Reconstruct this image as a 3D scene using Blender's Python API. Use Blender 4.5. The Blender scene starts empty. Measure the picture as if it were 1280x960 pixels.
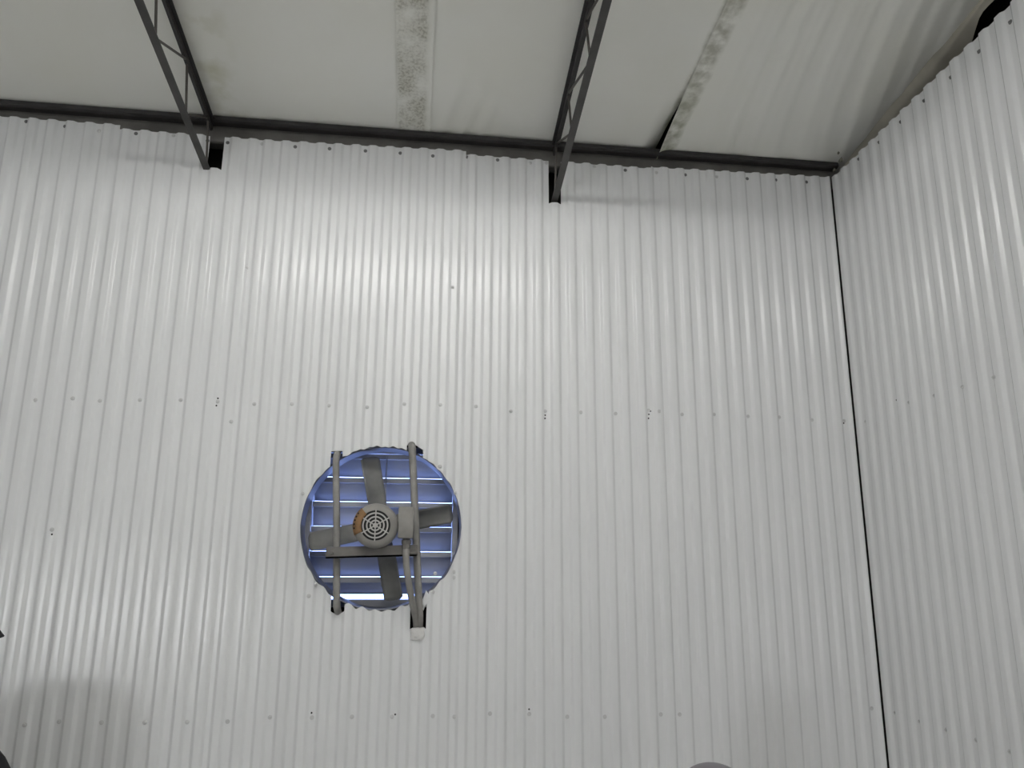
import bpy, bmesh, math, random
from mathutils import Vector, Matrix, noise

# ------------------------------------------------------------------ camera, sky, exposure
sc = bpy.context.scene
COL = sc.collection
F_PX, YAW, PITCH, ROLL = 943.48, 0.1266, 0.2283, 0.0065
EYE = 1.6
D = 2.791            # distance of the back wall
XC = 1.750           # right wall
cam_data = bpy.data.cameras.new('camera')
cam_data.sensor_fit = 'HORIZONTAL'; cam_data.sensor_width = 36.0
cam_data.lens = F_PX / 1280 * 36.0
cam_data.clip_start = 0.02
cam = bpy.data.objects.new('camera', cam_data); COL.objects.link(cam)
fw = Vector((math.sin(YAW)*math.cos(PITCH), math.cos(YAW)*math.cos(PITCH), math.sin(PITCH)))
rt = Vector((math.cos(YAW), -math.sin(YAW), 0)); up = rt.cross(fw)
r2 = rt*math.cos(ROLL) + up*math.sin(ROLL); u2 = -rt*math.sin(ROLL) + up*math.cos(ROLL)
cam.matrix_world = Matrix(((r2.x, u2.x, -fw.x, 0), (r2.y, u2.y, -fw.y, 0), (r2.z, u2.z, -fw.z, EYE), (0, 0, 0, 1)))
sc.camera = cam

world = bpy.data.worlds.new('overcast_sky'); sc.world = world; world.use_nodes = True
bg = world.node_tree.nodes['Background']
bg.inputs[0].default_value = (0.30, 0.44, 1.0, 1); bg.inputs[1].default_value = 7.0

sc.view_settings.view_transform = 'Standard'; sc.view_settings.look = 'None'
sc.view_settings.gamma = 1.0; sc.view_settings.use_curve_mapping = False
sc.view_settings.exposure = 0.0
TUBE = 43.0          # radiance of the fluorescent tubes
PANE = 21.5           # radiance of the frosted rear windows

random.seed(7)
SLOPE = math.tan(math.radians(8.6))
RIDGE = -1.0
REAR = 2*RIDGE - D   # rear wall
LEFT = -5.0
ZC = 3.285           # ceiling film where it meets the back wall
def zroof(y): return ZC + (D - y)*SLOPE if y > RIDGE else ZC + (y - REAR)*SLOPE

# ------------------------------------------------------------------ materials
def mat(name, col, rough=0.5, metal=0.0, spec=0.5, var=0.0, vscale=6.0, bump=0.0, bscale=40.0, emit=None, stretch=(1, 1, 1), col2=None):
    m = bpy.data.materials.new(name); m.use_nodes = True
    nt = m.node_tree; p = nt.nodes['Principled BSDF']
    p.inputs['Base Color'].default_value = (*col, 1)
    p.inputs['Roughness'].default_value = rough; p.inputs['Metallic'].default_value = metal
    p.inputs['Specular IOR Level'].default_value = spec
    if emit:
        p.inputs['Emission Color'].default_value = (*emit[0], 1); p.inputs['Emission Strength'].default_value = emit[1]
    if var or bump:
        tc = nt.nodes.new('ShaderNodeTexCoord'); mp = nt.nodes.new('ShaderNodeMapping')
        mp.inputs['Scale'].default_value = stretch
        nt.links.new(tc.outputs['Object'], mp.inputs['Vector'])
    if var:
        n = nt.nodes.new('ShaderNodeTexNoise'); n.inputs['Scale'].default_value = vscale; n.inputs['Detail'].default_value = 5
        r = nt.nodes.new('ShaderNodeValToRGB')
        c2 = col2 if col2 else tuple(max(0, c*(1-var)) for c in col)
        r.color_ramp.elements[0].position = 0.35; r.color_ramp.elements[1].position = 0.65
        r.color_ramp.elements[0].color = (*c2, 1); r.color_ramp.elements[1].color = (*col, 1)
        nt.links.new(mp.outputs[0], n.inputs['Vector']); nt.links.new(n.outputs['Fac'], r.inputs[0])
        nt.links.new(r.outputs[0], p.inputs['Base Color'])
    if bump:
        n2 = nt.nodes.new('ShaderNodeTexNoise'); n2.inputs['Scale'].default_value = bscale; n2.inputs['Detail'].default_value = 3
        b = nt.nodes.new('ShaderNodeBump'); b.inputs['Strength'].default_value = bump; b.inputs['Distance'].default_value = 0.01
        nt.links.new(mp.outputs[0], n2.inputs['Vector']); nt.links.new(n2.outputs['Fac'], b.inputs['Height'])
        nt.links.new(b.outputs[0], p.inputs['Normal'])
    return m

M = {}
M['sheet'] = mat('white_painted_steel', (0.797, 0.803, 0.803), 0.24, 0, 0.5, var=0.03, vscale=3.0)
M['screw'] = mat('painted_screw', (0.58, 0.58, 0.575), 0.35, 0.0)
M['screw_dark'] = mat('dark_screw', (0.20, 0.20, 0.20), 0.5, 0.3)  # darker screw tone, used along the top rows
M['black'] = mat('black_hole', (0.01, 0.01, 0.01), 0.9)
M['cavity'] = mat('cavity_shade', (0.035, 0.033, 0.03), 0.9)  # near black stands in for shade behind the sheets and film
M['steel'] = mat('dark_primed_steel', (0.15, 0.143, 0.132), 0.55, 0.0, 0.4, var=0.35, vscale=9)
M['black_and_shade'] = mat('joist_black_and_flange_shade', (0.045, 0.042, 0.042), 0.5, 0.0, 0.4, var=0.3, vscale=12)  # joist black; also paints the shade on the beam's top flange
M['steel_joist'] = mat('joist_grey_paint', (0.075, 0.072, 0.068), 0.5, 0.0, 0.4, var=0.3, vscale=12)
M['rod'] = mat('joist_rod_steel', (0.10, 0.09, 0.08), 0.5, 0.2, var=0.3, vscale=15)
M['floor'] = mat('concrete_floor', (0.62, 0.615, 0.60), 0.7, var=0.15, vscale=3, bump=0.1)
M['plainwall'] = mat('white_wall_paint', (0.68, 0.68, 0.68), 0.5, var=0.04)
M['leftwall'] = mat('grey_wall_paint', (0.30, 0.30, 0.30), 0.6, var=0.1)
M['fangray'] = mat('dusty_grey_enamel', (0.30, 0.29, 0.27), 0.6, 0.0, 0.4, var=0.25, vscale=14)
M['blade'] = mat('dusty_blade_paint', (0.24, 0.24, 0.225), 0.55, 0.0, 0.4, var=0.3, vscale=11)
M['ventdark'] = mat('vent_dark', (0.012, 0.012, 0.012), 0.8)
M['ventring'] = mat('vent_ring_grey', (0.46, 0.45, 0.43), 0.55)
M['plate'] = mat('rusty_name_plate', (0.30, 0.17, 0.075), 0.7, var=0.35, vscale=40)
M['bracket'] = mat('bracket_dark_grey', (0.20, 0.19, 0.175), 0.6, var=0.3, vscale=18)
M['bar'] = mat('dusty_tube_steel', (0.33, 0.32, 0.30), 0.5, 0.0, 0.4, var=0.3, vscale=16)
M['galv'] = mat('galvanised_louver', (0.42, 0.43, 0.46), 0.35, 0.0, 0.5, var=0.15, vscale=8, stretch=(0.3, 1, 3))
M['ring'] = mat('galvanised_orifice', (0.20, 0.205, 0.23), 0.45, 0.2)
M['foam'] = mat('white_foam', (0.75, 0.74, 0.72), 0.9, bump=0.6, bscale=90)
M['cyl'] = mat('grey_lavender_enamel', (0.20, 0.19, 0.21), 0.45)
M['blackplastic'] = mat('black_plastic', (0.010, 0.010, 0.012), 0.8, spec=0.15)
M['blackfabric'] = mat('black_fabric', (0.012, 0.012, 0.014), 0.9, bump=0.2, bscale=300)
M['reflector'] = mat('white_enamel_reflector', (0.82, 0.82, 0.80), 0.4)
M['housing'] = mat('fixture_outer_enamel', (0.6, 0.6, 0.58), 0.5)
M['tube'] = mat('fluorescent_tube', (0.9, 0.9, 0.9), 0.4, emit=((1.0, 0.99, 0.97), TUBE))
M['pane'] = mat('frosted_lit_pane', (0.8, 0.8, 0.8), 0.4, emit=((0.95, 0.97, 1.0), PANE))
M['frame'] = mat('window_frame_white', (0.7, 0.7, 0.69), 0.4)
M['torn'] = mat('torn_film', (0.22, 0.21, 0.17), 0.8)

def film_material():
    m = bpy.data.materials.new('white_insulation_film'); m.use_nodes = True
    nt = m.node_tree; p = nt.nodes['Principled BSDF']; L = nt.links.new
    p.inputs['Roughness'].default_value = 0.42; p.inputs['Specular IOR Level'].default_value = 0.4
    tc = nt.nodes.new('ShaderNodeTexCoord'); sep = nt.nodes.new('ShaderNodeSeparateXYZ'); L(tc.outputs['Object'], sep.inputs[0])
    def noise_tex(scale, detail=4, stretch=None):
        n = nt.nodes.new('ShaderNodeTexNoise'); n.inputs['Scale'].default_value = scale; n.inputs['Detail'].default_value = detail
        if stretch:
            mp = nt.nodes.new('ShaderNodeMapping'); mp.inputs['Scale'].default_value = stretch
            L(tc.outputs['Object'], mp.inputs[0]); L(mp.outputs[0], n.inputs[0])
        else: L(tc.outputs['Object'], n.inputs[0])
        return n.outputs['Fac']
    def mth(op, a, b=None):
        n = nt.nodes.new('ShaderNodeMath'); n.operation = op
        for i, v in enumerate((a, b)):
            if v is None: continue
            if isinstance(v, (int, float)): n.inputs[i].default_value = v
            else: L(v, n.inputs[i])
        return n.outputs[0]
    def ramp(v, lo, hi):
        n = nt.nodes.new('ShaderNodeMapRange'); n.inputs[1].default_value = lo; n.inputs[2].default_value = hi; n.clamp = True
        L(v, n.inputs[0]); return n.outputs[0]
    def band(a, b, soft):      # 1 between x=a and x=b
        wob = mth('MULTIPLY_ADD', noise_tex(9), 0.02); 
        x = mth('ADD', sep.outputs[0], mth('MULTIPLY', mth('SUBTRACT', noise_tex(14), 0.5), 0.02))
        return mth('MULTIPLY', ramp(x, a-soft, a+soft), mth('SUBTRACT', 1.0, ramp(x, b-soft, b+soft)))
    def mix(f, a, b):
        n = nt.nodes.new('ShaderNodeMix'); n.data_type = 'RGBA'; L(f, n.inputs[0])
        for i, v in ((6, a), (7, b)):
            if isinstance(v, tuple): n.inputs[i].default_value = (*v, 1)
            else: L(v, n.inputs[i])
        return n.outputs[2]
    base = mix(ramp(noise_tex(2.2, 6), 0.35, 0.7), (0.90, 0.90, 0.85), (0.87, 0.865, 0.79))
    # speckled mould on the seam flap
    spk = ramp(noise_tex(105, 8), 0.44, 0.62)
    patch = ramp(noise_tex(9, 4), 0.32, 0.56)
    f1 = mth('MULTIPLY', mth('MULTIPLY', band(-0.115, -0.012, 0.006), mth('MULTIPLY', spk, patch)), 0.62)
    c = mix(f1, base, (0.22, 0.205, 0.15))
    f1b = mth('MULTIPLY', mth('MULTIPLY', band(-0.115, -0.005, 0.01), patch), 0.38)
    c = mix(f1b, c, (0.36, 0.35, 0.25))
    # stain along the open lap
    f2 = mth('MULTIPLY', mth('MULTIPLY', band(0.962, 1.028, 0.012), ramp(noise_tex(24, 6), 0.32, 0.62)), 0.62)
    c = mix(f2, c, (0.27, 0.265, 0.18))
    gy = ramp(sep.outputs[1], 2.35, 2.72)
    f3 = mth('MULTIPLY', mth('MULTIPLY', band(0.962, 1.03, 0.012), mth('MULTIPLY', gy, ramp(noise_tex(16, 4), 0.4, 0.62))), 0.7)
    c = mix(f3, c, (0.20, 0.23, 0.10))
    # yellowed patches beside the joists
    f4 = mth('MULTIPLY', mth('MULTIPLY', band(-0.85, -0.72, 0.05), ramp(noise_tex(7, 4), 0.45, 0.65)), 0.5)
    c = mix(f4, c, (0.46, 0.45, 0.25))
    L(c, p.inputs['Base Color'])
    return m
M['film'] = film_material()
M['film_back'] = mat('soiled_film', (0.52, 0.49, 0.41), 0.55, var=0.25, vscale=7)

# ------------------------------------------------------------------ mesh helpers
def link(name, me, material, parent=None, smooth=False):
    if material is not None and len(me.materials) == 0: me.materials.append(material)
    if smooth:
        for pl in me.polygons: pl.use_smooth = True
    o = bpy.data.objects.new(name, me); COL.objects.link(o)
    if parent is not None: o.parent = parent
    return o
def from_bm(name, bm, material, parent=None, smooth=False, angle=None):
    bmesh.ops.recalc_face_normals(bm, faces=bm.faces)
    me = bpy.data.meshes.new(name); bm.to_mesh(me); bm.free()
    if smooth:
        for pl in me.polygons: pl.use_smooth = True
        try: me.set_sharp_from_angle(angle=math.radians(angle or 40))
        except Exception: pass
    return link(name, me, material, parent)
def struct(o, label=None):
    o['kind'] = 'structure'
    if label: o['label'] = label
    return o
def tag(o, label, cat, group=None):
    o['label'] = label; o['category'] = cat
    if group: o['group'] = group
    return o
def empty(name, loc=(0, 0, 0)):
    o = bpy.data.objects.new(name, None); o.location = loc; o.empty_display_size = 0.1; COL.objects.link(o); return o
def box(bm, lo, hi, bevel=0.0):
    r = bmesh.ops.create_cube(bm, size=1.0); vs = r['verts']
    for v in vs:
        for k in range(3): v.co[k] = lo[k] + (v.co[k]+0.5)*(hi[k]-lo[k])
    if bevel:
        es = list({e for v in vs for e in v.link_edges})
        bmesh.ops.bevel(bm, geom=es, offset=bevel, segments=2, affect='EDGES', profile=0.5)
def tube(bm, pts, rad, seg=12, caps=True):
    pts = [Vector(p) for p in pts]; n = len(pts)
    rads = rad if isinstance(rad, (list, tuple)) else [rad]*n
    rings = []; prev = None
    for i, p in enumerate(pts):
        t = (pts[min(i+1, n-1)] - pts[max(i-1, 0)]).normalized()
        a = prev if prev is not None else (Vector((0, 0, 1)) if abs(t.z) < 0.9 else Vector((1, 0, 0)))
        a = (a - t*a.dot(t)).normalized(); prev = a; b = t.cross(a)
        rings.append([bm.verts.new(p + (a*math.cos(2*math.pi*k/seg) + b*math.sin(2*math.pi*k/seg))*rads[i]) for k in range(seg)])
    for i in range(n-1):
        for k in range(seg):
            bm.faces.new((rings[i][k], rings[i][(k+1) % seg], rings[i+1][(k+1) % seg], rings[i+1][k]))
    if caps:
        bm.faces.new(rings[0][::-1]); bm.faces.new(rings[-1])
def smooth_path(pts, n=6):
    P = [Vector(p) for p in pts]; out = []
    for i in range(len(P)-1):
        p0 = P[max(i-1, 0)]; p1 = P[i]; p2 = P[i+1]; p3 = P[min(i+2, len(P)-1)]
        for k in range(n):
            t = k/n
            out.append(0.5*((2*p1) + (p2-p0)*t + (2*p0-5*p1+4*p2-p3)*t*t + (3*p1-p0-3*p2+p3)*t**3))
    out.append(P[-1]); return out
def lathe(bm, prof, axis='y', seg=40, centre=(0, 0, 0), close=False):
    """prof: list of (radius, along)"""
    c = Vector(centre); rings = []
    for r, a in prof:
        ring = []
        for k in range(seg):
            th = 2*math.pi*k/seg; u, v = r*math.cos(th), r*math.sin(th)
            co = Vector((u, a, v)) if axis == 'y' else Vector((u, v, a))
            ring.append(bm.verts.new(c + co))
        rings.append(ring)
    m = len(rings)
    for i in range(m if close else m-1):
        A, B = rings[i], rings[(i+1) % m]
        for k in range(seg): bm.faces.new((A[k], A[(k+1) % seg], B[(k+1) % seg], B[k]))
    if not close:
        if prof[0][0] > 1e-6: bm.faces.new(rings[0])
        if prof[-1][0] > 1e-6: bm.faces.new(rings[-1][::-1])
    bmesh.ops.remove_doubles(bm, verts=bm.verts, dist=1e-6)

# ------------------------------------------------------------------ corrugated sheeting
PITCH_RIB = 0.0677
DEPTH = 0.0085
def rib_profile():
    """(fraction of a pitch, depth 0..1) from the left slope's centre; crest comes first"""
    s, fil = 0.08, 0.04      # half slope width, fillet half width (fractions)
    def raw(t):
        t = t % 1.0
        if t < s: return 0.5 + 0.5*t/s
        if t < 0.5-s: return 1.0
        if t < 0.5+s: return 0.5 - 0.5*(t-0.5)/s
        if t < 1-s: return 0.0
        return 0.5*(t-(1-s))/s
    ts = sorted({round(x, 5) for b in (s, 0.5-s, 0.5+s, 1-s) for x in (b-fil, b-fil/2, b, b+fil/2, b+fil)} | {0.0, 0.25, 0.5, 0.75})
    out = []
    for t in ts:
        acc = sum(raw(t + fil*(k/8-1)) * (1-abs(k/8-1)) for k in range(17)); w = sum(1-abs(k/8-1) for k in range(17))
        crown = 0.04*math.sin(2*math.pi*t)
        out.append((t, acc/w + crown))
    return out
RIB = rib_profile()
def rib_depth(u, phase):
    t = ((u-phase)/PITCH_RIB) % 1.0
    for i in range(len(RIB)):
        t0, d0 = RIB[i]; t1, d1 = RIB[(i+1) % len(RIB)]
        if i == len(RIB)-1: t1 += 1
        if t0 <= t <= t1: return DEPTH*(d0 + (d1-d0)*(t-t0)/(t1-t0))
    return DEPTH*RIB[0][1]

def sheet_mesh(name, u0, u1, phase, ztop, zbot, place, hole=None, extra=(), lift=0.0, tilt=(0, 0)):
    us = set(); k0 = int((u0-phase)/PITCH_RIB)-2; k1 = int((u1-phase)/PITCH_RIB)+2
    for k in range(k0, k1+1):
        for t, _ in RIB:
            u = phase + (k+t)*PITCH_RIB
            if u0 < u < u1: us.add(round(u, 5))
    us |= {u0, u1} | {e for e in extra if u0 < e < u1}
    us = sorted(us)
    bm = bmesh.new(); cols = []; normals = []
    zs_mid = [0.9, 1.6, 2.3]
    for u in us:
        dp = rib_depth(u, phase) + lift
        h = hole(u) if hole else None
        hh = 0.03*PITCH_RIB
        du = (rib_depth(u+hh, phase) - rib_depth(u-hh, phase))/(2*hh) + tilt[1]
        nrm = (-du, -1, -tilt[0]) if place is place_back else (-1, du, -tilt[0])
        nrm = Vector(nrm).normalized()
        def V(z, u=u, dp=dp, nrm=nrm):
            normals.append(nrm)
            return bm.verts.new(place(u, dp + tilt[0]*(z-1.9) + tilt[1]*(u-(u0+u1)/2), z))
        cols.append((u, h, V, ztop(u)))
    def ladder(i, lo, hi):
        return cols[i][2](lo), cols[i][2](hi)
    cache = {}
    def vert(i, z):
        key = (i, round(z, 5))
        if key not in cache: cache[key] = cols[i][2](z)
        return cache[key]
    for i in range(len(us)-1):
        ha, hb = cols[i][1], cols[i+1][1]
        ta, tb = cols[i][3], cols[i+1][3]
        if ha is None and hb is None:
            parts = [((zbot, ta), (zbot, tb))]
        else:
            if ha is None: zm = (hb[0]+hb[1])/2; ha = (zm, zm)
            if hb is None: zm = (ha[0]+ha[1])/2; hb = (zm, zm)
            parts = [((zbot, ha[0]), (zbot, hb[0])), ((ha[1], ta), (hb[1], tb))]
        for (a0, a1), (b0, b1) in parts:
            q = [vert(i, a0), vert(i+1, b0), vert(i+1, b1), vert(i, a1)]
            q2 = []
            for v in q:
                if v not in q2: q2.append(v)
            if len(q2) >= 3:
                try: bm.faces.new(q2)
                except ValueError: pass
    me = bpy.data.meshes.new(name); bm.to_mesh(me); bm.free()
    for pl in me.polygons: pl.use_smooth = True
    me.normals_split_custom_set_from_vertices(normals)
    me.materials.append(M['sheet'])
    return me

def place_back(u, dp, z): return (u, D - dp, z)
def place_right(u, dp, z): return (XC - dp, D - u, z)

# ------------------------------------------------------------------ outer shell
def shell_piece(name, boxes, m):
    bm = bmesh.new()
    for lo, hi in boxes: box(bm, lo, hi)
    return from_bm(name, bm, m)
floor = struct(shell_piece('floor', [((LEFT-0.2, REAR-0.2, -0.1), (2.3, 3.1, 0.0))], M['floor']), 'grey concrete floor')

SKIN = 2.955
wall_back = struct(shell_piece('wall_back', [
    ((LEFT, SKIN, 0), (-0.401, SKIN+0.03, 3.42)), ((0.168, SKIN, 0), (2.2, SKIN+0.03, 3.42)),
    ((-0.401, SKIN, 0), (0.168, SKIN+0.03, 1.425)), ((-0.401, SKIN, 2.02), (0.168, SKIN+0.03, 3.42))], M['cavity']),
    'white corrugated steel back wall with round fan opening')
wall_right = struct(shell_piece('wall_right', [((2.17, REAR, 0), (2.2, 3.0, 4.2))], M['cavity']), 'white corrugated steel wall on the right')
wall_left = struct(shell_piece('wall_left', [((LEFT-0.05, REAR, 0), (LEFT, 3.0, 4.2))], M['leftwall']), 'plain grey wall on the left')
wall_rear = struct(shell_piece('wall_rear', [((LEFT, REAR-0.05, 0), (2.2, REAR, 3.6))], M['plainwall']), 'plain white wall behind the viewer')

# roof deck (underside coloured dark for shade) with the film hung under it
bm = bmesh.new()
ys = [3.05, RIDGE, REAR-0.1]
for x in (LEFT-0.05, 2.25):
    pass
vs = [[bm.verts.new((x, y, (zroof(y) if y < D else ZC - (y-D)*SLOPE) + 0.12 + dz)) for y in ys] for x in (LEFT-0.05, 2.25) for dz in (0, 0.03)]
for i in range(2):
    bm.faces.new((vs[0][i], vs[2][i], vs[2][i+1], vs[0][i+1])); bm.faces.new((vs[1][i], vs[1][i+1], vs[3][i+1], vs[3][i]))
    bm.faces.new((vs[0][i], vs[0][i+1], vs[1][i+1], vs[1][i])); bm.faces.new((vs[2][i], vs[3][i], vs[3][i+1], vs[2][i+1]))
for j in (0, 2):
    bm.faces.new((vs[0][j], vs[1][j], vs[3][j], vs[2][j]))
ceiling = struct(from_bm('ceiling', bm, M['cavity']), 'sloping ceiling of white insulation film')

def wrinkle(x, y):
    h = 0.003*noise.noise(Vector((x*1.3, y*0.8, 3.1)))
    # folds beside the left joist
    w = math.exp(-((x+0.62)/0.14)**2)
    h += w*0.006*math.sin(38*x + 2.0*y)
    # diagonal tension folds towards the right hand corner
    w = 1/(1+math.exp(-(x-1.22)/0.07))
    u = x - 0.30*(y-2.0)*max(0.0, min(1.0, (x-1.0)/0.7))
    h += w*(0.0060*math.sin(34*u + 1.6*math.sin(9*u)) + 0.0042*math.sin(83*u + 2.0) + 0.0022*math.sin(170*u))*(0.6 + 0.6*noise.noise(Vector((u*4, y*1.1, 0))))
    # small puckers at the eave
    w = math.exp(-((x-0.16)/0.11)**2) * math.exp(-((y-2.75)/0.22)**2)
    h += w*0.006*math.sin(75*x + 20*(y-2.7))
    w = math.exp(-((y-2.79)/0.08)**2)
    h += -0.006*w
    return h
def film_sheet(name, x0, x1, nx, curl=None, label=None, extra=0.0):
    bm = bmesh.new(); yl = [2.86 - (2.86-1.2)*k/46 for k in range(47)] + [0.6, 0.0, RIDGE, -2.5, REAR]
    rows = []
    for y in yl:
        row = []
        for i in range(nx+1):
            x = x0 + (x1-x0)*i/nx
            z = (zroof(y) if y < D else ZC - (y-D)*SLOPE) + wrinkle(x, y) + extra
            if curl: z += curl(x, y)
            row.append(bm.verts.new((x, y, z)))
        rows.append(row)
    for a, b in zip(rows, rows[1:]):
        for i in range(nx): bm.faces.new((a[i], a[i+1], b[i+1], b[i]))
    o = from_bm(name, bm, M['film'], ceiling, smooth=True, angle=80)
    if label: o['label'] = label
    return o
film_sheet('insulation_sheet', LEFT, -0.112, 90)
def curl_l(x, y):
    k = max(0.0, min(1.0, (y-2.40)/0.38))
    return 0.002 + 0.045*k*max(0.0, (x-0.90)/0.075)
film_sheet('insulation_sheet', -0.118, 0.975, 90, curl=curl_l)
# the run on the right curls away from its neighbour near the eave, leaving a dark slit
def curl_r(x, y):
    k = max(0.0, min(1.0, (y-2.40)/0.38))
    return -0.022*k*math.exp(-max(0, x-0.966)/0.03) - 0.002
film_sheet('insulation_sheet', 0.966, 1.80, 120, curl=curl_r, label='wrinkled film with a mouldy open lap')
film_sheet('seam_flap', -0.118, 0.012, 10, extra=-0.004, label='mould-speckled overlap strip')
# film folded down over the right wall
bm = bmesh.new(); rows = []
for k in range(90):
    y = 2.86 - 0.024*k
    zt = (zroof(y) if y < D else ZC) + wrinkle(1.80, y)
    lim = 1.0
    if y < 2.20: lim = max(0.10, 0.62 - (2.20-y)*2.2 + 0.05*noise.noise(Vector((0, y*14, 0))))
    prof = [(1.80, 0.0), (1.812, -0.014), (1.820, -0.030), (1.845, -0.036), (1.88, -0.041), (1.93, -0.050), (1.99, -0.064)]
    n = len(prof)
    row = []
    for i, (x, dz) in enumerate(prof):
        t = i/(n-1)
        xx = 1.80 + (x-1.80)*lim; dzz = dz*(0.4+0.6*lim)
        row.append(bm.verts.new((xx, y, zt + dzz + 0.003*noise.noise(Vector((xx*20, y*5, 1))))))
    rows.append(row)
for a, b in zip(rows, rows[1:]):
    for i in range(len(a)-1): bm.faces.new((a[i], a[i+1], b[i+1], b[i]))
o = from_bm('film_turndown', bm, M['film_back'], ceiling, smooth=True, angle=80); o['label'] = 'film folded down over the top of the right wall'

# ------------------------------------------------------------------ back wall sheets
HX, HZ, HR = -0.1125, 1.712, 0.284
def hole_back(u):
    dx = u - HX
    th = math.acos(max(-1, min(1, dx/HR)))
    if abs(dx) >= HR: 
        return None
    h = math.sqrt(HR*HR - dx*dx)
    jt = 0.004*noise.noise(Vector((u*38, 0.3, 0))) + 0.002*math.sin(u*210)
    jb = 0.007*noise.noise(Vector((u*45, 5.3, 0))) + 0.003*math.sin(u*140)
    f = min(1.0, h/0.08)
    hi = HZ + h + 0.004 + jt*f; lo = HZ - h - 0.004 + jb*f
    if -0.306 < u < -0.264: hi = max(hi, 1.979 + 0.05*(u+0.285))
    if -0.034 < u < 0.026: hi = max(hi, 2.016 - 0.55*abs(u+0.018))
    if -0.274 < u < -0.228: lo = min(lo, 1.412 + 1.8*(u+0.251)**2*10)
    if 0.000 < u < 0.056:
        lo = min(lo, 1.362)
    elif 0.056 <= u < 0.062: lo = min(lo, 1.46)
    return (lo, hi)
eps = 0.0004
hole_extra = [HX + HR*math.cos(math.pi*k/60) for k in range(1, 60)]
for e in (-0.306, -0.264, -0.034, 0.026, -0.274, -0.228, 0.0, 0.056, 0.062): hole_extra += [e-eps, e+eps]
hole_extra += [-0.018, -0.251]
NOTCH = [(-0.842, -0.788, 3.066), (0.502, 0.553, 3.016)]
notch_extra = [e+s for a, b, _ in NOTCH for e in (a, b) for s in (-eps, eps)]
def top_line(za, zb, ua, ub, seed):
    def f(u):
        for a, b, z in NOTCH:
            if a < u < b: return z + 0.003*math.sin((u-a)/(b-a)*math.pi)
        t = (u-ua)/(ub-ua)
        return za + (zb-za)*t + 0.0015*noise.noise(Vector((u*25, seed, 0)))
    return f
SHEETS = [  # u0, u1, phase of the left slopes, top left, top right, lift, tilt
    (LEFT+0.005, -1.178, -1.1685, 3.224, 3.225, 0.0016, (0.0, 0.0)),
    (-1.195, -0.632, -1.1685, 3.209, 3.206, 0.0002, (0.0005, 0.002)),
    (-0.662, 0.160, -0.5014, 3.205, 3.222, 0.0016, (0.0, 0.0)),
    (0.132, 0.952, 0.2380, 3.208, 3.206, 0.0002, (-0.002, 0.0)),
    (0.936, 1.7345, 0.9780, 3.210, 3.224, 0.0014, (0.0, -0.001)),
]
back_sheets = []
for i, (a, b, ph, z0, z1, lift, tilt) in enumerate(SHEETS):
    me = sheet_mesh('corrugated_sheet', a, b, ph, top_line(z0, z1, a, b, i*3.7), 0.01, place_back, hole_back, hole_extra+notch_extra, lift, tilt)
    o = link('corrugated_sheet', me, None, wall_back); back_sheets.append(o)

# ------------------------------------------------------------------ right wall sheets
def top_right(u): return 3.218 + 0.045*max(0, u-0.15) + 0.002*noise.noise(Vector((u*22, 9, 0)))
RP = 0.0085
RS = [(0.012, 0.80, RP, 0.0012), (0.785, 1.61, RP, 0.0002), (1.595, 2.42, RP, 0.0012), (2.405, 3.9, RP, 0.0002), (3.885, D-REAR-0.01, RP, 0.0012)]
right_sheets = []
for a, b, ph, lift in RS:
    me = sheet_mesh('corrugated_sheet', a, b, ph, top_right, 0.01, place_right, None, (), lift)
    o = link('corrugated_sheet', me, None, wall_right); right_sheets.append(o)

# ------------------------------------------------------------------ screws
def screw_mesh(name, m, s=1.0):
    bm = bmesh.new()
    lathe(bm, [(0.0, -0.002), (0.0085*s, -0.002), (0.0085*s, 0.0006), (0.0055*s, 0.0016)], 'y', 14)
    vs = [(0.0050*s*math.cos(math.pi/3*k), 0.0050*s*math.sin(math.pi/3*k)) for k in range(6)]
    lo = [bm.verts.new((x, 0.0012, z)) for x, z in vs]; hi = [bm.verts.new((x*0.9, 0.0060*s, z*0.9)) for x, z in vs]
    for k in range(6): bm.faces.new((lo[k], lo[(k+1) % 6], hi[(k+1) % 6], hi[k]))
    bm.faces.new(hi)
    bmesh.ops.recalc_face_normals(bm, faces=bm.faces)
    for v in bm.verts: v.co.y = -v.co.y         # head points to the room (-Y)
    bmesh.ops.reverse_faces(bm, faces=bm.faces)
    me = bpy.data.meshes.new(name); bm.to_mesh(me); bm.free(); me.materials.append(m); return me
SCREW = screw_mesh('screw_head', M['screw'], 0.85); SCREW_D = screw_mesh('screw_head_dark', M['screw_dark'], 0.85)
bm = bmesh.new(); bmesh.ops.create_circle(bm, cap_ends=True, radius=0.0032, segments=8)
for v in bm.verts: v.co = Vector((v.co.x, 0, v.co.y))
for f in list(bm.faces): pass
HOLE = bpy.data.meshes.new('drill_hole'); r = bmesh.ops.extrude_face_region(bm, geom=list(bm.faces))
for g in r['geom']:
    if isinstance(g, bmesh.types.BMVert): g.co.y -= 0.0006
bmesh.ops.recalc_face_normals(bm, faces=bm.faces); bm.to_mesh(HOLE); bm.free(); HOLE.materials.append(M['black'])

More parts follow.
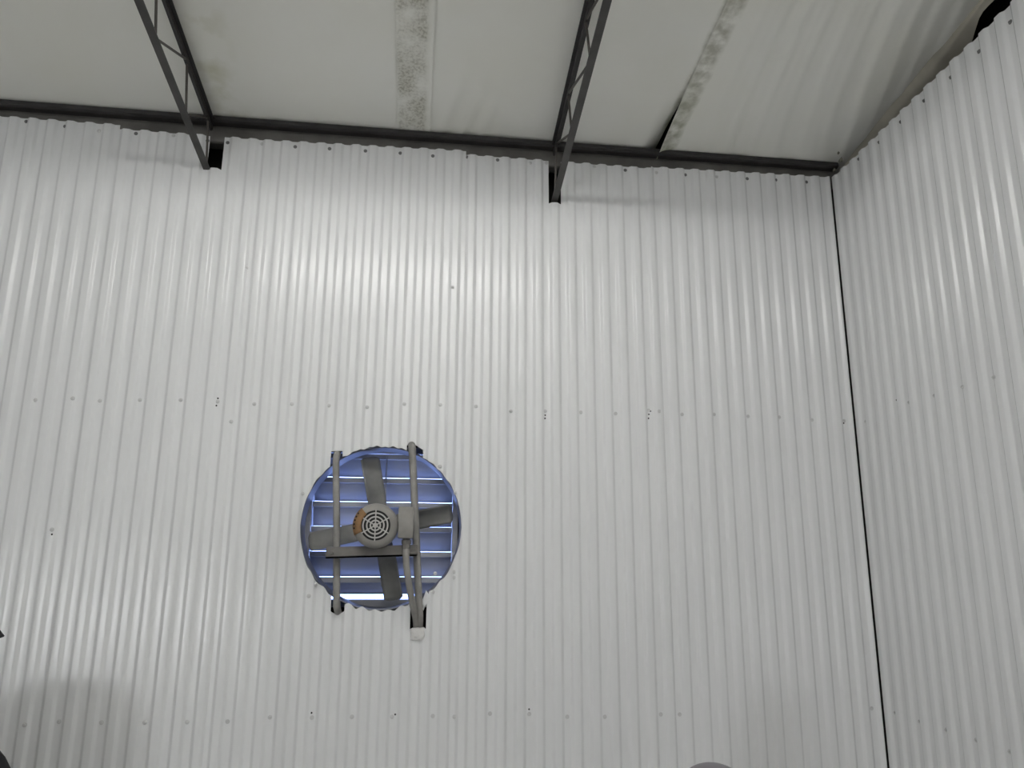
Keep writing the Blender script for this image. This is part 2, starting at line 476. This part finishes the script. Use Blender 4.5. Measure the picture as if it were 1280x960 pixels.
def unproject(px, py):
    a = (px-640)/F_PX; b = (480-py)/F_PX
    return r2*a + u2*b + fw
def sheet_at(u, specs, objs, mid=None):
    best = None
    for s, o in zip(specs, objs):
        if s[0] <= u <= s[1]: best = (s, o)
    return best
def put_back(px, py, me=SCREW, name='screw'):
    v = unproject(px, py); k = D/v.y; x, z = v.x*k, EYE + v.z*k
    s, ob = sheet_at(x, SHEETS, back_sheets) or (SHEETS[0], back_sheets[0])
    tl = s[6]
    dp = rib_depth(x, s[2]) + s[5] + tl[0]*(z-1.9) + tl[1]*(x-(s[0]+s[1])/2)
    k = (D-dp)/v.y; x, z = v.x*k, EYE + v.z*k
    o = link(name, me, None, ob); o.location = (x, D-dp-0.0004, z)
    return o
def put_right(px, py, me=SCREW, name='screw'):
    v = unproject(px, py); k = XC/v.x; y, z = v.y*k, EYE + v.z*k
    u = D-y; hit = sheet_at(u, RS, right_sheets)
    if hit is None: return
    s, ob = hit; dp = rib_depth(u, s[2]) + s[3]
    o = link(name, me, None, ob); o.location = (XC-dp-0.0004, y, z); o.rotation_euler = (0, 0, -math.pi/2)
    return o
MID = [(44,500),(91,498),(125,501),(175,500),(226,500),(272,502),(318,505),(365,505),(411,507),(459,509),(505.5,505),(550.5,506),(595,508),(638.5,514),(681.5,514),(726,515.5),(769.5,517),(810.5,513),(824,514),(852.5,518),(892.5,518),(935,520.5),(974,521.5),(1015,525),(1055,526)]
BOT = [(31,906),(74,902),(127,903),(181,903),(234,902.5),(284.5,902),(337.5,896.5),(390,897),(440,896),(490,896),(541,895),(568,896),(612.5,892),(661.5,892.5),(709,896),(756,896),(826,893),(849.5,893),(1089.5,885.5)]
TOP = [(33,152),(81.5,158),(124,163.6),(170,167),(217,169.5),(259.5,176),(284.6,178.4),(327.6,180),(369,183.6),(412,186),(456.8,188.7),(500.4,191.5),(541,195),(574.7,194.6),(584,196.3),(622,200),(662.7,203.9),(683,203.9),(743,208.3),(781.6,212.8),(820.5,216),(856.6,218.6),(895.7,221),(934,223.4),(969.6,225),(1008,227.6)]
ODD = [(308,335),(566,359),(289,527),(65,662),(544,717),(567,715),(541,740),(567,722),(394,731),(378,617),(550,583),(569,616),(386,745)]
for p in MID + BOT + ODD: put_back(*p)
for p in TOP: put_back(*p, me=(SCREW_D if random.random() < 0.45 else SCREW))
for p in [(681.5,519),(681.2,523),(811,518),(810.6,523),(813,514),(661.3,886.5),(389.5,891),(1054.5,529),(65,668),(272.5,498),(270.5,507),(494,893),(840.5,889.5)]: put_back(*p, me=HOLE, name='drill_hole')
for p in [(1083.5,527),(1137,503),(1170,494.5),(1206.7,483.8),(1246,471.7)]: put_right(*p, me=SCREW)
for p in [(1119.5,891),(1151,902),(1183.5,912.5),(1220.7,925),(1262.7,939.5)]: put_right(*p, me=SCREW)
for p in [(1073.8,198.7),(1099.5,177.7),(1127.4,152.3),(1155.6,125.8),(1189,96.6),(1224,64.3),(1263,27.5)]: put_right(*p, me=SCREW_D)
put_right(1121, 500, me=HOLE, name='drill_hole')

# torn scraps at the right hand corner and the foam plug below the fan
bm = bmesh.new()
for (x, y, z, s) in ((1.742, 2.70, 3.258, 0.008), (1.728, 2.69, 3.284, 0.005), (1.738, 2.748, 3.238, 0.006)):
    r = bmesh.ops.create_icosphere(bm, subdivisions=2, radius=s)
    for v in r['verts']: v.co = Vector((x, y, z)) + Vector((v.co.x*0.5, v.co.y*1.6, v.co.z*1.2))*(1+0.8*noise.noise(v.co*200))
o = from_bm('torn_film_scrap', bm, M['torn'], ceiling, smooth=True)
bm = bmesh.new(); r = bmesh.ops.create_icosphere(bm, subdivisions=4, radius=1.0)
for v in bm.verts:
    c = v.co.copy(); s = 1/max(abs(c.x), abs(c.z), 0.75)
    w = 1 + 0.16*noise.noise(c*1.7) + 0.07*noise.noise(c*5)
    v.co = Vector((0.0295 + c.x*0.024*s*w, D-0.004 + c.y*0.012*w, 1.345 + c.z*0.020*s*w))
o = from_bm('foam_plug', bm, M['foam'], back_sheets[2], smooth=True, angle=80); o['label'] = 'white foam lump filling the bottom notch'
# bent metal tab at the lower right notch
bm = bmesh.new()
P1 = [(0.052, D-0.010, 1.492), (0.045, D-0.020, 1.470), (0.036, D-0.024, 1.452), (0.040, D-0.016, 1.430)]
Q1 = [(0.062, D-0.012, 1.478), (0.062, D-0.012, 1.458), (0.050, D-0.022, 1.436), (0.046, D-0.014, 1.424)]
va = [bm.verts.new(p) for p in P1]; vb = [bm.verts.new(p) for p in Q1]
for i in range(3): bm.faces.new((va[i], va[i+1], vb[i+1], vb[i]))
o = from_bm('bent_tab', bm, M['sheet'], back_sheets[2]); sd = o.modifiers.new('t', 'SOLIDIFY'); sd.thickness = 0.001

# ------------------------------------------------------------------ eave beam
def bar_section(name, prof, m, parent, x0=LEFT+0.02, x1=1.766):
    bm = bmesh.new()
    A = [bm.verts.new((x0, y, z)) for y, z in prof]; B = [bm.verts.new((x1, y, z)) for y, z in prof]; n = len(prof)
    for i in range(n): bm.faces.new((A[i], A[(i+1) % n], B[(i+1) % n], B[i]))
    bm.faces.new(A[::-1]); bm.faces.new(B)
    o = from_bm(name, bm, m, None); o.parent = parent; o.matrix_parent_inverse = Matrix.Translation(-Vector(parent.location)); return o
eb = empty('eave_beam', (0, D+0.03, 3.19))
bar_section('web', [(D+0.012, 3.186), (D+0.006, 3.190), (D+0.003, 3.200), (D+0.003, 3.246), (D+0.008, 3.258), (D+0.06, 3.258), (D+0.06, 3.186)], M['steel'], eb)
bar_section('top_flange', [(D-0.020, 3.258), (D-0.034, 3.262), (D-0.034, 3.279), (D+0.06, 3.279), (D+0.06, 3.258)], M['black_and_shade'], eb)  # shade of the upper strip put into its colour, blacker than the web
tag(eb, 'long dark steel eave beam along the top edge of the back wall', 'beam')

# ------------------------------------------------------------------ open web roof joists
def joist(label, x, yawk, zb, bot_joints, top_joints):
    root = empty('roof_joist', (x, D, zb)); tag(root, label, 'joist', 'open web steel roof joists')
    Y_END = RIDGE
    def X(y): return x + yawk*(y-D)
    def zbt(y): return zb + (D-y)*SLOPE
    def ztp(y): return 3.262 + (D-y)*SLOPE
    def chord(name, y0, y1, zf, w, h, th, flip, m):
        """pair of steel angles back to back: legs of width w, height h"""
        bm = bmesh.new(); g = 0.0
        for s in (-1, 1):
            if flip: pr = [(g, 0), (w, 0), (w, -th), (g+th, -th), (g+th, -h), (g, -h)]   # flange on top
            else: pr = [(g, 0), (w, 0), (w, th), (g+th, th), (g+th, h), (g, h)]          # flange at the bottom
            A = [bm.verts.new((X(y0)+s*a, y0, zf(y0)+b)) for a, b in pr]; B = [bm.verts.new((X(y1)+s*a, y1, zf(y1)+b)) for a, b in pr]
            n = len(pr)
            for i in range(n): bm.faces.new((A[i], A[(i+1) % n], B[(i+1) % n], B[i]))
            bm.faces.new(A[::-1]); bm.faces.new(B)
        o = from_bm(name, bm, m, None); o.parent = root; o.matrix_parent_inverse = Matrix.Translation((-x, -D, -zb)); return o
    chord('bottom_chord', D+0.05, Y_END, zbt, 0.0130, 0.022, 0.004, False, M['steel_joist'])
    chord('top_chord', D+0.10, Y_END, ztp, 0.0165, 0.028, 0.004, True, M['black_and_shade'])
    # zigzag web rods
    pts = []
    for yb, yt in zip(bot_joints, top_joints): pts += [('b', yb), ('t', yt)]
    for (k0, y0), (k1, y1) in zip(pts, pts[1:]):
        if y1 < Y_END or y0 < Y_END: break
        def P(k, y): return (X(y), y, zbt(y)+0.012 if k == 'b' else ztp(y)-0.014)
        bm = bmesh.new(); tube(bm, [P(k0, y0), P(k1, y1)], 0.0045, 8)
        o = from_bm('web_rod', bm, M['rod'], None, smooth=True); o.parent = root; o.matrix_parent_inverse = Matrix.Translation((-x, -D, -zb))
    bm = bmesh.new(); box(bm, (X(D)-0.02, D-0.03, zbt(D)+0.03), (X(D)+0.024, D+0.0, 3.262))
    return root
pan = 0.335
joist('left steel roof joist with dark chords and zigzag rods, ending above the fan', -0.842, 0.008, 3.062,
      [2.78] + [2.50 - pan*k for k in range(12)], [2.74] + [2.45 - pan*k for k in range(12)])
joist('right steel roof joist ending in the deeper black notch of the back wall', 0.526, 0.024, 3.028,
      [2.78] + [2.40 - pan*k for k in range(12)], [2.74] + [2.46 - pan*k for k in range(12)])

# ------------------------------------------------------------------ louvred shutter behind the fan
LZ = [1.990, 1.898, 1.806, 1.714, 1.622, 1.528]
LX0, LX1, LY = -0.381, 0.148, 2.962
shut = empty('louver_shutter', (HX, LY, 1.44)); tag(shut, 'bluish galvanised louvre shutter with six slats behind the exhaust fan', 'louver')
def child(name, bm, m, root, smooth=False, angle=None):
    o = from_bm(name, bm, m, None, smooth, angle); o.parent = root; o.matrix_parent_inverse = Matrix.Translation(-Vector(root.location)); return o
bm = bmesh.new()
box(bm, (LX0-0.02, LY-0.03, 1.425), (LX0, LY+0.06, 2.02)); box(bm, (LX1, LY-0.03, 1.425), (LX1+0.02, LY+0.06, 2.02))
box(bm, (LX0, LY-0.03, 1.995), (LX1, LY+0.06, 2.02)); box(bm, (LX0, LY-0.03, 1.425), (LX1, LY+0.06, 1.452))
child('shutter_frame', bm, M['galv'], shut)
for i, z in enumerate(LZ):
    h = z - (LZ[i+1] + 0.003 + 0.048*(LZ[i+1]-EYE)/2.96 + (0.0042 if i < 4 else 0.0054)) if i < 5 else 0.060
    out = 0.036 if i < 5 else 0.036
    bm = bmesh.new(); jig = (0, 0.0004, -0.0003, 0.0006, 0.0012, 0.003)[i]
    # section of one blade: folded top, slightly bowed face, hem at the bottom
    sec = [(LY+0.004, z+0.003), (LY-0.012, z+0.003), (LY-0.013, z-0.015), (LY-0.011, z-0.0165), (LY+out*0.12, z-0.017), (LY+out*0.30, z-h*0.38), (LY+out*0.62, z-h*0.70), (LY+out, z-h+jig), (LY+out-0.006, z-h-0.002+jig)]
    n = 12; rows = []
    for k in range(n+1):
        x = LX0+0.0006 + (LX1-LX0-0.0012)*k/n
        rows.append([bm.verts.new((x, y, zz + 0.0007*noise.noise(Vector((x*9, i*3.3, zz*4))))) for y, zz in sec])
    for a, b in zip(rows, rows[1:]):
        for j in range(len(sec)-1): bm.faces.new((a[j], b[j], b[j+1], a[j+1]))
    o = child('slat', bm, M['galv'], shut, True, 30)
    sd = o.modifiers.new('t', 'SOLIDIFY'); sd.thickness = 0.0009
bm = bmesh.new(); tube(bm, [(HX+0.002, LY-0.017, 1.985), (HX+0.002, LY-0.017, 1.50)], 0.003, 8)
child('tie_rod', bm, M['galv'], shut, True)

# ------------------------------------------------------------------ exhaust fan
fan = empty('exhaust_fan', (HX, 2.83, 1.43)); tag(fan, 'grey four-blade exhaust fan with round motor set in the back wall', 'exhaust fan')
bm = bmesh.new()
lathe(bm, [(0.2855, D+0.012), (0.289, D+0.010), (0.292, D+0.016), (0.2875, D+0.11), (0.30, D+0.125), (0.30, D+0.128), (0.285, D+0.127), (0.2845, D+0.10)], 'y', 96, (HX, 0, HZ), close=True)
child('orifice_ring', bm, M['ring'], fan, True, 50)
BY = 2.865; BC = Vector((-0.116, BY, 1.712))
def blade_mesh():
    bm = bmesh.new(); n = 14; m = 8; rows = []
    for i in range(n+1):
        t = i/n; r = 0.045 + (0.266-0.045)*t
        chord = 0.083*(1-0.10*t) * (0.80 + 0.2*min(1, t*4)); pit = math.radians(38-14*t)
        row = []
        for j in range(m+1):
            c = (j/m-0.5)*chord; cam_ = 0.010*(1-(2*j/m-1)**2)
            rr = r
            if i >= n-1:
                e = abs(2*j/m-1); rr = r - (0.010 if i == n else 0.002)*max(0, e-0.6)/0.4
            row.append(bm.verts.new((c*math.cos(pit) - cam_*math.sin(pit), c*math.sin(pit) + cam_*math.cos(pit), rr)))
        rows.append(row)
    for a, b in zip(rows, rows[1:]):
        for j in range(m): bm.faces.new((a[j], a[j+1], b[j+1], b[j]))
    bmesh.ops.recalc_face_normals(bm, faces=bm.faces)
    me = bpy.data.meshes.new('fan_blade'); bm.to_mesh(me); bm.free(); me.materials.append(M['blade'])
    for p in me.polygons: p.use_smooth = True
    return me
BM = blade_mesh()
for k in range(4):
    o = link('fan_blade', BM, None); o.parent = fan; o.matrix_parent_inverse = Matrix.Translation(-Vector(fan.location))
    o.location = BC; o.rotation_euler = (0, -math.radians(12) + k*math.pi/2, 0)
    sd = o.modifiers.new('t', 'SOLIDIFY'); sd.thickness = 0.002; sd.offset = 0
bm = bmesh.new(); lathe(bm, [(0.0, BY-0.03), (0.030, BY-0.03), (0.034, BY-0.024), (0.048, BY-0.016), (0.048, BY+0.016), (0.03, BY+0.024), (0.0, BY+0.024)], 'y', 28, (BC.x, 0, BC.z))
child('hub', bm, M['bracket'], fan, True)
# motor
MX, MZ, MY = -0.127, 1.7085, 2.615
bm = bmesh.new()
lathe(bm, [(0.050, MY+0.004), (0.0505, MY), (0.062, MY+0.003), (0.069, MY+0.009), (0.0735, MY+0.019), (0.0755, MY+0.032), (0.0755, MY+0.058), (0.0735, MY+0.060), (0.0735, MY+0.15), (0.069, MY+0.165), (0.035, MY+0.175), (0.018, MY+0.18), (0.012, MY+0.25)], 'y', 64, (MX, 0, MZ))
motor = child('motor', bm, M['fangray'], fan, True, 50)
def sub(name, bm, m, par, smooth=False, angle=None):
    o = from_bm(name, bm, m, None, smooth, angle); o.parent = par; o.matrix_parent_inverse = Matrix.Translation(-Vector(fan.location)).inverted() @ Matrix.Translation(-Vector(fan.location)); return o
bm = bmesh.new(); lathe(bm, [(0.0, MY+0.0035), (0.0505, MY+0.0035), (0.0505, MY+0.006), (0.0, MY+0.006)], 'y', 40, (MX, 0, MZ))
sub('vent_opening', bm, M['ventdark'], motor)
for r in (0.041, 0.0285, 0.0165):
    bm = bmesh.new(); lathe(bm, [(r-0.0024, MY-0.001), (r+0.0024, MY-0.001), (r+0.0024, MY+0.004), (r-0.0024, MY+0.004)], 'y', 40, (MX, 0, MZ), close=True)
    sub('vent_ring', bm, M['ventring'], motor)
bm = bmesh.new(); lathe(bm, [(0.0, MY-0.003), (0.006, MY-0.003), (0.0085, MY), (0.0085, MY+0.004), (0, MY+0.004)], 'y', 20, (MX, 0, MZ)); sub('vent_boss', bm, M['ventring'], motor)
for k in range(6):
    a = math.radians(90+60*k); c, s = math.cos(a), math.sin(a); w = 0.0018
    bm = bmesh.new(); vs = []
    for yy in (MY-0.0005, MY+0.0035):
        for rr, ww in ((0.006, -w), (0.052, -w), (0.052, w), (0.006, w)):
            vs.append(bm.verts.new((MX + c*rr - s*ww, yy, MZ + s*rr + c*ww)))
    for f in ((0, 1, 2, 3), (4, 7, 6, 5), (0, 4, 5, 1), (1, 5, 6, 2), (2, 6, 7, 3), (3, 7, 4, 0)): bm.faces.new([vs[i] for i in f])
    sub('vent_spoke', bm, M['ventring'], motor)
# rusty plate wrapped over the motor's rim
bm = bmesh.new(); rows = []
for i in range(13):
    a = math.radians(130 + 76*i/12); row = []
    for (r, yy) in ((0.0475, MY-0.0025), (0.0625, MY+0.001), (0.0705, MY+0.0075), (0.0755, MY+0.018), (0.0775, MY+0.031), (0.0778, MY+0.048)):
        row.append(bm.verts.new((MX + r*math.cos(a), yy, MZ + r*math.sin(a))))
    rows.append(row)
for a, b in zip(rows, rows[1:]):
    for j in range(5): bm.faces.new((a[j], a[j+1], b[j+1], b[j]))
o = sub('name_plate', bm, M['plate'], motor, True, 60); sd = o.modifiers.new('t', 'SOLIDIFY'); sd.thickness = 0.0015; o['label'] = 'rusty brown plate on the motor rim'
for a in (146, 156, 166, 177, 188):
    bm = bmesh.new(); a = math.radians(a)
    bmesh.ops.create_icosphere(bm, subdivisions=1, radius=0.0034, matrix=Matrix.Translation((MX + 0.0705*math.cos(a), MY+0.0065, MZ + 0.0705*math.sin(a))))
    sub('plate_rivet', bm, M['ventdark'], motor)
# terminal box, gland and conduit
bm = bmesh.new(); box(bm, (-0.052, 2.640, 1.668), (0.000, 2.705, 1.774), 0.004); box(bm, (-0.060, 2.66, 1.69), (-0.050, 2.69, 1.75))
child('terminal_box', bm, M['fangray'], fan, True, 30)
bm = bmesh.new(); lathe(bm, [(0.0, 1.632), (0.0115, 1.632), (0.0135, 1.636), (0.0135, 1.648), (0.0165, 1.649), (0.0165, 1.662), (0.013, 1.663), (0.013, 1.669), (0, 1.669)], 'z', 8, (-0.022, 2.672, 0))
child('conduit_gland', bm, M['bracket'], fan)
bm = bmesh.new(); tube(bm, smooth_path([(-0.022, 2.672, 1.66), (-0.021, 2.674, 1.60), (-0.012, 2.685, 1.535), (0.004, 2.715, 1.46), (0.018, 2.755, 1.405), (0.022, 2.79, 1.375), (0.024, 2.84, 1.36)]), 0.0115, 14)
child('conduit', bm, M['fangray'], fan, True)
# upright tubes and cross bracket
bm = bmesh.new(); tube(bm, smooth_path([(-0.285, 2.815, 1.976), (-0.2835, 2.778, 1.962), (-0.282, 2.758, 1.92), (-0.267, 2.758, 1.70), (-0.254, 2.758, 1.47), (-0.251, 2.775, 1.43), (-0.250, 2.815, 1.412)]), 0.0125, 14)
child('upright_tube', bm, M['bar'], fan, True)
bm = bmesh.new(); tube(bm, smooth_path([(-0.018, 2.815, 2.012), (-0.016, 2.778, 2.004), (-0.012, 2.758, 1.96), (0.009, 2.758, 1.70), (0.028, 2.758, 1.45), (0.032, 2.77, 1.40), (0.034, 2.81, 1.36)]), 0.0135, 14)
child('upright_tube', bm, M['bar'], fan, True)
bm = bmesh.new(); box(bm, (-0.292, 2.690, 1.604), (0.016, 2.696, 1.642)); box(bm, (-0.292, 2.690, 1.604), (0.016, 2.745, 1.610))
for v in bm.verts: v.co.z += (v.co.x+0.14)*0.035
child('cross_bracket', bm, M['bracket'], fan)
bm = bmesh.new()
for s in (-1, 1):
    vs = [bm.verts.new(p) for p in ((MX+s*0.012, 2.70, 1.645), (MX+s*0.062, 2.70, 1.634), (MX+s*0.075, 2.70, 1.612), (MX+s*0.012, 2.70, 1.612))]
    f = bm.faces.new(vs); r = bmesh.ops.extrude_face_region(bm, geom=[f])
    for g in r['geom']:
        if isinstance(g, bmesh.types.BMVert): g.co.y += 0.06
child('motor_foot', bm, M['bracket'], fan)
for x in (-0.272, 0.006):
    bm = bmesh.new(); lathe(bm, [(0, 2.683), (0.006, 2.683), (0.0065, 2.690), (0, 2.690)], 'y', 6, (x, 0, 1.623 + (x+0.14)*0.035)); child('bracket_bolt', bm, M['bracket'], fan)
    # strap to the tube
    bm = bmesh.new(); box(bm, (x-0.012, 2.697, 1.606+(x+0.14)*0.035), (x+0.012, 2.772, 1.640+(x+0.14)*0.035)); child('tube_clamp', bm, M['bracket'], fan)

# ------------------------------------------------------------------ fluorescent reflector fittings under the joists
def fitting(label, x0, x1, y, z):
    root = empty('fluorescent_fitting', ((x0+x1)/2, y, z)); tag(root, label, 'light', 'fluorescent reflector fittings under the roof')
    def ch(name, bm, m, smooth=False):
        o = from_bm(name, bm, m, None, smooth); o.parent = root; o.matrix_parent_inverse = Matrix.Translation(-Vector(root.location)); return o
    bm = bmesh.new(); pr = [(-0.17, -0.021), (-0.075, 0.045), (0.075, 0.045), (0.17, -0.021), (0.172, -0.019), (0.077, 0.049), (-0.077, 0.049), (-0.172, -0.019)]
    A = [bm.verts.new((x0, y+a, z+b)) for a, b in pr]; B = [bm.verts.new((x1, y+a, z+b)) for a, b in pr]
    for i in range(8): bm.faces.new((A[i], A[(i+1) % 8], B[(i+1) % 8], B[i]))
    for R_ in (A, B):
        for q in ((0, 1, 6, 7), (1, 2, 5, 6), (2, 3, 4, 5)): bm.faces.new([R_[k] for k in q])
    ch('reflector', bm, M['reflector'])
    bm = bmesh.new(); box(bm, (x0+0.02, y-0.035, z+0.012), (x1-0.02, y+0.035, z+0.046), 0.003); ch('ballast_spine', bm, M['housing'])
    for s in (-1, 1):
        bm = bmesh.new(); tube(bm, [(x0+0.04, y+s*0.052, z-0.006), (x1-0.04, y+s*0.052, z-0.006)], 0.013, 12); ch('tube', bm, M['tube'], True)
        for xx in (x0+0.028, x1-0.028):
            bm = bmesh.new(); box(bm, (xx-0.013, y+s*0.052-0.012, z-0.020), (xx+0.013, y+s*0.052+0.012, z+0.042)); ch('lamp_holder', bm, M['housing'])
    for xx in (x0+0.2, x1-0.2):
        bm = bmesh.new(); tube(bm, [(xx, y, z+0.045), (xx, y, zroof(y)+0.01)], 0.003, 6); ch('hanger', bm, M['rod'])
    return root
fitting('fluorescent reflector fitting hung nearest the back wall', -0.92, 0.70, 1.22, 3.275)
fitting('fluorescent reflector fitting hung near the ridge', -0.5, 1.1, -1.15, 3.60)

fitting('unseen reflector fitting added by the rear wall for ambient light', -0.6, 1.0, -3.3, 3.28)  # extra fitting out of view, added to raise the ambient light

# ------------------------------------------------------------------ rear windows
def window(name, x0, x1, z0, z1):
    bm = bmesh.new(); y = REAR
    for lo, hi in (((x0-0.05, y, z0-0.05), (x1+0.05, y+0.05, z0)), ((x0-0.05, y, z1), (x1+0.05, y+0.05, z1+0.05)), ((x0-0.05, y, z0), (x0, y+0.05, z1)), ((x1, y, z0), (x1+0.05, y+0.05, z1))): box(bm, lo, hi)
    w = struct(from_bm(name, bm, M['frame']), 'frosted daylight window in the rear wall')
    n = 3
    for k in range(n):
        a = x0 + (x1-x0)*k/n; b = x0 + (x1-x0)*(k+1)/n
        bm = bmesh.new(); box(bm, (a+0.01, y+0.012, z0), (b-0.01, y+0.020, z1)); from_bm('pane', bm, M['pane'], w)
        if k:
            bm = bmesh.new(); box(bm, (a-0.012, y, z0), (a+0.012, y+0.04, z1)); from_bm('mullion', bm, M['frame'], w)
    return w
window('window_1', -4.5, -2.9, 0.62, 1.22)

# ------------------------------------------------------------------ things that just enter the frame
# gas cylinder bottom right
gc = empty('gas_cylinder', (0.735, 1.9, 0)); tag(gc, 'grey round-topped gas cylinder at the bottom edge in front of the back wall', 'gas cylinder')
R_ = 0.115; zt = 1.124
bm = bmesh.new(); pr = [(0.0, 0.0), (R_-0.01, 0.0), (R_, 0.012)] + [(R_, 0.3), (R_, zt-0.20)]
pr += [(R_*math.cos(a), zt-0.20 + 0.12*math.sin(a)) for a in [math.pi/2*k/8 for k in range(1, 6)]] + [(0.05, zt-0.085), (0.0, zt-0.085)]
lathe(bm, pr, 'z', 40, (0, 0, 0)); from_bm('body', bm, M['cyl'], gc, True, 40)
bm = bmesh.new(); pr = [(0.080, zt-0.115), (0.088, zt-0.10)] + [(0.088*math.cos(a), zt-0.07 + 0.07*math.sin(a)) for a in [math.pi/2*k/10 for k in range(0, 11)]]
lathe(bm, pr, 'z', 40, (0, 0, 0)); from_bm('valve_cap', bm, M['cyl'], gc, True, 60)
# floor lamp at the left edge: only the rim of its shade shows
fl = empty('floor_lamp', (-0.874, 1.5, 0)); tag(fl, 'black floor lamp whose shade rim pokes in at the left edge', 'lamp')
bm = bmesh.new(); lathe(bm, [(0, 0), (0.14, 0), (0.14, 0.015), (0.02, 0.03), (0, 0.03)], 'z', 32); from_bm('base', bm, M['blackplastic'], fl, True)
bm = bmesh.new(); tube(bm, [(0, 0, 0.02), (0, 0, 1.56)], 0.011, 12); from_bm('pole', bm, M['blackplastic'], fl, True)
bm = bmesh.new(); lathe(bm, [(0.035, 1.60), (0.150, 1.457), (0.147, 1.457), (0.032, 1.597)], 'z', 40, close=True); from_bm('shade', bm, M['blackplastic'], fl, True, 40)
# swivel chair further back
oc = empty('swivel_chair', (-1.278, 2.25, 0)); tag(oc, 'black swivel chair with rounded backrest at the lower left edge', 'chair')
bm = bmesh.new(); r = bmesh.ops.create_uvsphere(bm, u_segments=32, v_segments=20, radius=1.0)
for v in bm.verts:
    c = v.co.copy(); sg = lambda q, e: math.copysign(abs(q)**e, q)
    v.co = Vector((sg(c.x, 0.7)*0.275, sg(c.y, 0.8)*0.04 + 0.08*c.x*c.x, 0.865 + sg(c.z, 0.7)*0.32))
from_bm('backrest', bm, M['blackfabric'], oc, True, 80)
bm = bmesh.new(); box(bm, (-0.25, -0.52, 0.44), (0.25, -0.02, 0.52), 0.03); from_bm('seat', bm, M['blackfabric'], oc, True, 60)
bm = bmesh.new(); tube(bm, smooth_path([(0, 0.05, 0.75), (0, 0.07, 0.5), (0, -0.05, 0.42), (0, -0.25, 0.42)]), 0.02, 10); from_bm('back_support', bm, M['blackplastic'], oc, True)
bm = bmesh.new(); tube(bm, [(0, -0.27, 0.07), (0, -0.27, 0.44)], 0.025, 14); from_bm('gas_lift', bm, M['blackplastic'], oc, True)
for k in range(5):
    a = 2*math.pi*k/5 + 0.3; e = Vector((0.28*math.cos(a), -0.27+0.28*math.sin(a), 0))
    bm = bmesh.new(); tube(bm, [(0, -0.27, 0.10), (e.x, e.y, 0.07)], [0.025, 0.015], 10); lg = from_bm('leg', bm, M['blackplastic'], oc, True)
    bm = bmesh.new(); lathe(bm, [(0, -0.02), (0.025, -0.02), (0.03, -0.012), (0.03, 0.012), (0.025, 0.02), (0, 0.02)], 'y', 18, (e.x, e.y, 0.03)); from_bm('castor', bm, M['blackplastic'], lg, True)
